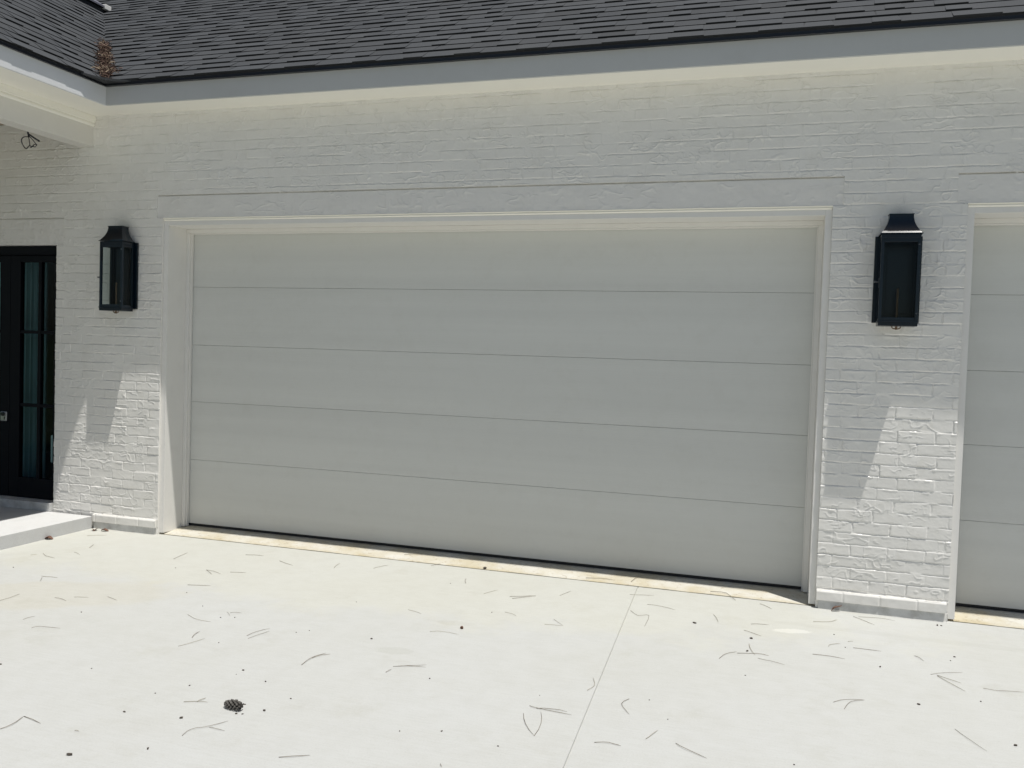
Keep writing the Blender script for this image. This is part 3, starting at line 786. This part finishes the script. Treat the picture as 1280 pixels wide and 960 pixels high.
def needle_obj(pls, z0, mat, rad):
    m = MB(); c0 = Vector((pls[0][0][0], pls[0][0][1], 0))
    for pl in pls:
        p = [q_-c0 for q_ in smoothpts(pl, z0)]
        n = len(p)
        m.tube(p, [rad*(1.0 if k < n-1 else .4) for k in range(n)], 5)
    o = m.build('pine_needle', mat, smooth=True); o.location = c0
    return o
NG = 'dry pine needles scattered on the driveway'
cent = [tuple(np.mean([p for pl in n for p in pl], axis=0)) for n in NEEDLES]
rk = rank(cent)
for i, n in enumerate(NEEDLES):
    ln = sum(math.hypot(pl[-1][0]-pl[0][0], pl[-1][1]-pl[0][1]) for pl in n)/len(n)
    shape = 'forked pair of brown pine needles' if len(n) > 1 else ('curved brown pine needle' if len(n[0]) > 2 else 'straight brown pine needle')
    size = 'long ' if ln > .17 else ('short ' if ln < .1 else '')
    o = needle_obj(n, flatz, M['needle'] if i % 4 else M['needle_pale'], random.uniform(.0008, .0012))
    tag(o, size+shape+', '+rk[i], 'pine needle', NG)
tl = ['straight pine needle on the tan threshold right of its middle', 'short pine needle at the shadow edge on the tan threshold by the joint line', 'straight pine needle on the tan threshold left of its middle', 'curved pine needle on the tan threshold near its right end']
for n, lab in zip(TNEEDLES, tl):
    tag(needle_obj(n, slabz, M['needle'], .0014), lab, 'pine needle', NG)

def crumb(x, y, r, mat, name, z=0):
    bm = bmesh.new(); bmesh.ops.create_icosphere(bm, subdivisions=2, radius=1)
    sx, sy, sz_ = r*random.uniform(.9, 1.7), r*random.uniform(.7, 1.1), r*random.uniform(.45, .75)
    for v in bm.verts:
        k = 1+random.uniform(-.25, .25)
        v.co = Vector((v.co.x*sx*k, v.co.y*sy*k, v.co.z*sz_*k))
    mz = min(v.co.z for v in bm.verts)
    for v in bm.verts: v.co.z -= mz*.8
    me = bpy.data.meshes.new(name); bm.to_mesh(me); bm.free(); me.materials.append(mat)
    o = bpy.data.objects.new(name, me); COL.objects.link(o); o.location = (x, y, z); o.rotation_euler = (0, 0, random.uniform(0, 6.28))
    return o
DG = 'dark crumbs of pine cone and bark on the driveway'
rk = rank([(x, y) for x, y, r in DEBRIS])
for i, (x, y, r) in enumerate(DEBRIS):
    o = crumb(x, y, (.0026*r+.0006), M['crumb'], 'bark_crumb')
    tag(o, ('large' if r >= 1.8 else 'tiny')+' dark bark crumb, '+rk[i], 'debris', DG)
o = crumb(3.072, -1.272, .011, M['leaf'], 'bark_crumb'); tag(o, 'reddish brown scrap on the driveway below the middle of the garage door', 'debris')
o = crumb(2.751, .042, .013, M['crumb'], 'bark_crumb', .004); tag(o, 'dark brown lump on the front edge of the tan threshold', 'debris')

def leaf(x, y, z, sx, sy, rot, lab, tilt=0.0):
    bm = bmesh.new(); n = 7
    rows_ = []
    for k in range(n):
        t_ = k/(n-1); wd = math.sin(math.pi*min(.97, t_*.9+.05))**.8*sy
        rows_.append([bm.verts.new(((t_-.5)*sx, s_*wd*.5*(1+.2*random.random()), .006*math.sin(t_*5)+abs(s_)*.35*wd+.003)) for s_ in (-1, 0, 1)])
    for k in range(n-1):
        for q_ in range(2): bm.faces.new((rows_[k][q_], rows_[k+1][q_], rows_[k+1][q_+1], rows_[k][q_+1]))
    me = bpy.data.meshes.new('dead_leaf'); bm.to_mesh(me); bm.free(); me.materials.append(M['leaf'])
    o = bpy.data.objects.new('dead_leaf', me); COL.objects.link(o); o.location = (x, y, z); o.rotation_euler = (0, tilt, rot)
    return tag(o, lab, 'leaf', 'dead brown leaves along the wall')
leaf(-.595, -.483, .0, .06, .045, .4, 'curled brown leaf on the driveway against the porch slab edge')
leaf(-.535, -.085, .0, .06, .04, 2.2, 'brown leaf at the foot of the left brick pier, beside the porch slab')
leaf(-.445, -.072, .0, .065, .035, .2, 'reddish leaf at the foot of the left brick pier, nearer the garage door')
leaf(5.085, -.036, .018, .075, .02, .3, 'narrow brown leaf leaning on the foot of the pier between the doors', -.6)

# pine cone: woody scales spiralling round a core, lying on its side
pc = MB()
rr = random.Random(5)
Lc = .104
for k in range(64):
    t_ = (k+.5)/64
    ang = k*2.39996
    env = math.sin(math.pi*(t_*.78+.13))**.8
    rad = (.0185*env+.004)*rr.uniform(.92, 1.08)
    ax = (t_-.5)*Lc*.80
    out = Vector((0, math.cos(ang), math.sin(ang)))
    dirv = (out+Vector((1, 0, 0))*(.25+.75*t_)).normalized()
    side = Vector((1, 0, 0)).cross(out).normalized()
    nrm = dirv.cross(side)
    wd = .0046*(.5+.6*env)
    b0 = Vector((ax-.008, 0, 0))+out*.003
    b1 = b0+dirv*rad*.66; b2 = b0+dirv*rad*.92; b3 = b0+dirv*rad*1.04+nrm*.0018
    def ringq(c_, w2, th): return [c_-side*w2-nrm*th, c_+side*w2-nrm*th, c_+side*w2+nrm*th, c_-side*w2+nrm*th]
    r0 = ringq(b0, wd*.3, .0012); r1 = ringq(b1, wd*.9, .0011); r2 = ringq(b2, wd*.85, .0021); r3 = ringq(b3, wd*.25, .0010)
    pc.quadstrip([r0, r1], True, 0); pc.quadstrip([r1, r2, r3], True, 1, True)
pc.tube([(-Lc*.46, 0, 0), (-Lc*.2, 0, 0), (Lc*.2, 0, 0), (Lc*.46, 0, 0)], [.006, .0085, .008, .003], 8)
M['conetip'] = flat('pine_cone_tips', (.075, .068, .06), (.17, .16, .145), .8, 90)
pco = pc.build('pine_cone', [M['cone'], M['conetip']]); pco.location = (2.566, -2.655, .0185); pco.rotation_euler = (R(20), R(3), R(172))
tag(pco, 'dark open pine cone lying on its side on the sunlit driveway', 'pine cone')

# pine straw caught in the roof valley
ps = MB(); rr = random.Random(9)
tw = 8.6/12; tm = 8/12
def valley(k): return Vector((XE-tm/tw*k, YE+k, ZE+k*tm))
for i in range(520):
    k = .02+.95*rr.random(); c0 = valley(k)
    sp = .032*(1-.45*k)
    c0 = c0+Vector((rr.gauss(0, sp), rr.gauss(0, sp), 0)); c0.z = max(ZE+(XE-c0.x)*tw, ZE+(c0.y-YE)*tm)+.015+rr.random()*.035
    d_ = Vector((rr.gauss(0, 1), rr.gauss(0, 1), rr.gauss(0, .5))).normalized()*rr.uniform(.012, .04)
    bend = Vector((rr.gauss(0, .012), rr.gauss(0, .012), rr.random()*.015))
    ps.tube([c0-d_, c0+bend, c0+d_], rr.uniform(.0018, .0045), 3, 1 if rr.random() < .12 else 0)
pso = ps.build('pine_straw', [M['straw'], M['straw_pale']])
tag(pso, 'clump of brown pine straw caught in the roof valley at the upper left', 'pine straw', kind='stuff')

# ------------------------------------------------------------------ light, sky, camera
sd = Vector((.235, -.145, 1)).normalized()
sun = bpy.data.lights.new('sun', 'SUN'); sun.energy = 4.8; sun.angle = R(.53); sun.color = (1, .97, .92)
so = bpy.data.objects.new('sun', sun); COL.objects.link(so)
so.rotation_euler = sd.to_track_quat('Z', 'Y').to_euler(); so.location = (3, -6, 12)
w_ = bpy.data.worlds.new('World'); SC.world = w_; w_.use_nodes = True
nt = w_.node_tree; nt.nodes.clear()
ow = nt.nodes.new('ShaderNodeOutputWorld'); bg = nt.nodes.new('ShaderNodeBackground'); sk = nt.nodes.new('ShaderNodeTexSky')
sk.sky_type = 'NISHITA'; sk.sun_disc = False; sk.sun_elevation = math.asin(sd.z); sk.sun_rotation = math.atan2(sd.x, sd.y)
sk.air_density = 1.0; sk.dust_density = 1.2; sk.ozone_density = 1.0
nt.links.new(sk.outputs[0], bg.inputs[0]); bg.inputs[1].default_value = 0.052; nt.links.new(bg.outputs[0], ow.inputs[0])
cam = bpy.data.cameras.new('camera'); co = bpy.data.objects.new('camera', cam); COL.objects.link(co)
cam.sensor_width = 36; cam.lens = 36*1100/1280; cam.clip_end = 2000; cam.clip_start = .05
f = Vector((-0.29900227, 0.95358027, -0.03580924)); r_ = Vector((0.95337124, 0.30012805, 0.03172437)); u = Vector((-0.04099909, 0.02465385, 0.99885498))
co.matrix_world = Matrix(((r_.x, u.x, -f.x, 4.7401), (r_.y, u.y, -f.y, -5.80496), (r_.z, u.z, -f.z, 1.53876), (0, 0, 0, 1)))
SC.camera = co
SC.view_settings.view_transform = 'Standard'; SC.view_settings.look = 'None'; SC.view_settings.exposure = 0; SC.view_settings.gamma = 1
SC.render.engine = 'CYCLES'; SC.cycles.max_bounces = 10; SC.cycles.diffuse_bounces = 6; SC.cycles.transparent_max_bounces = 12
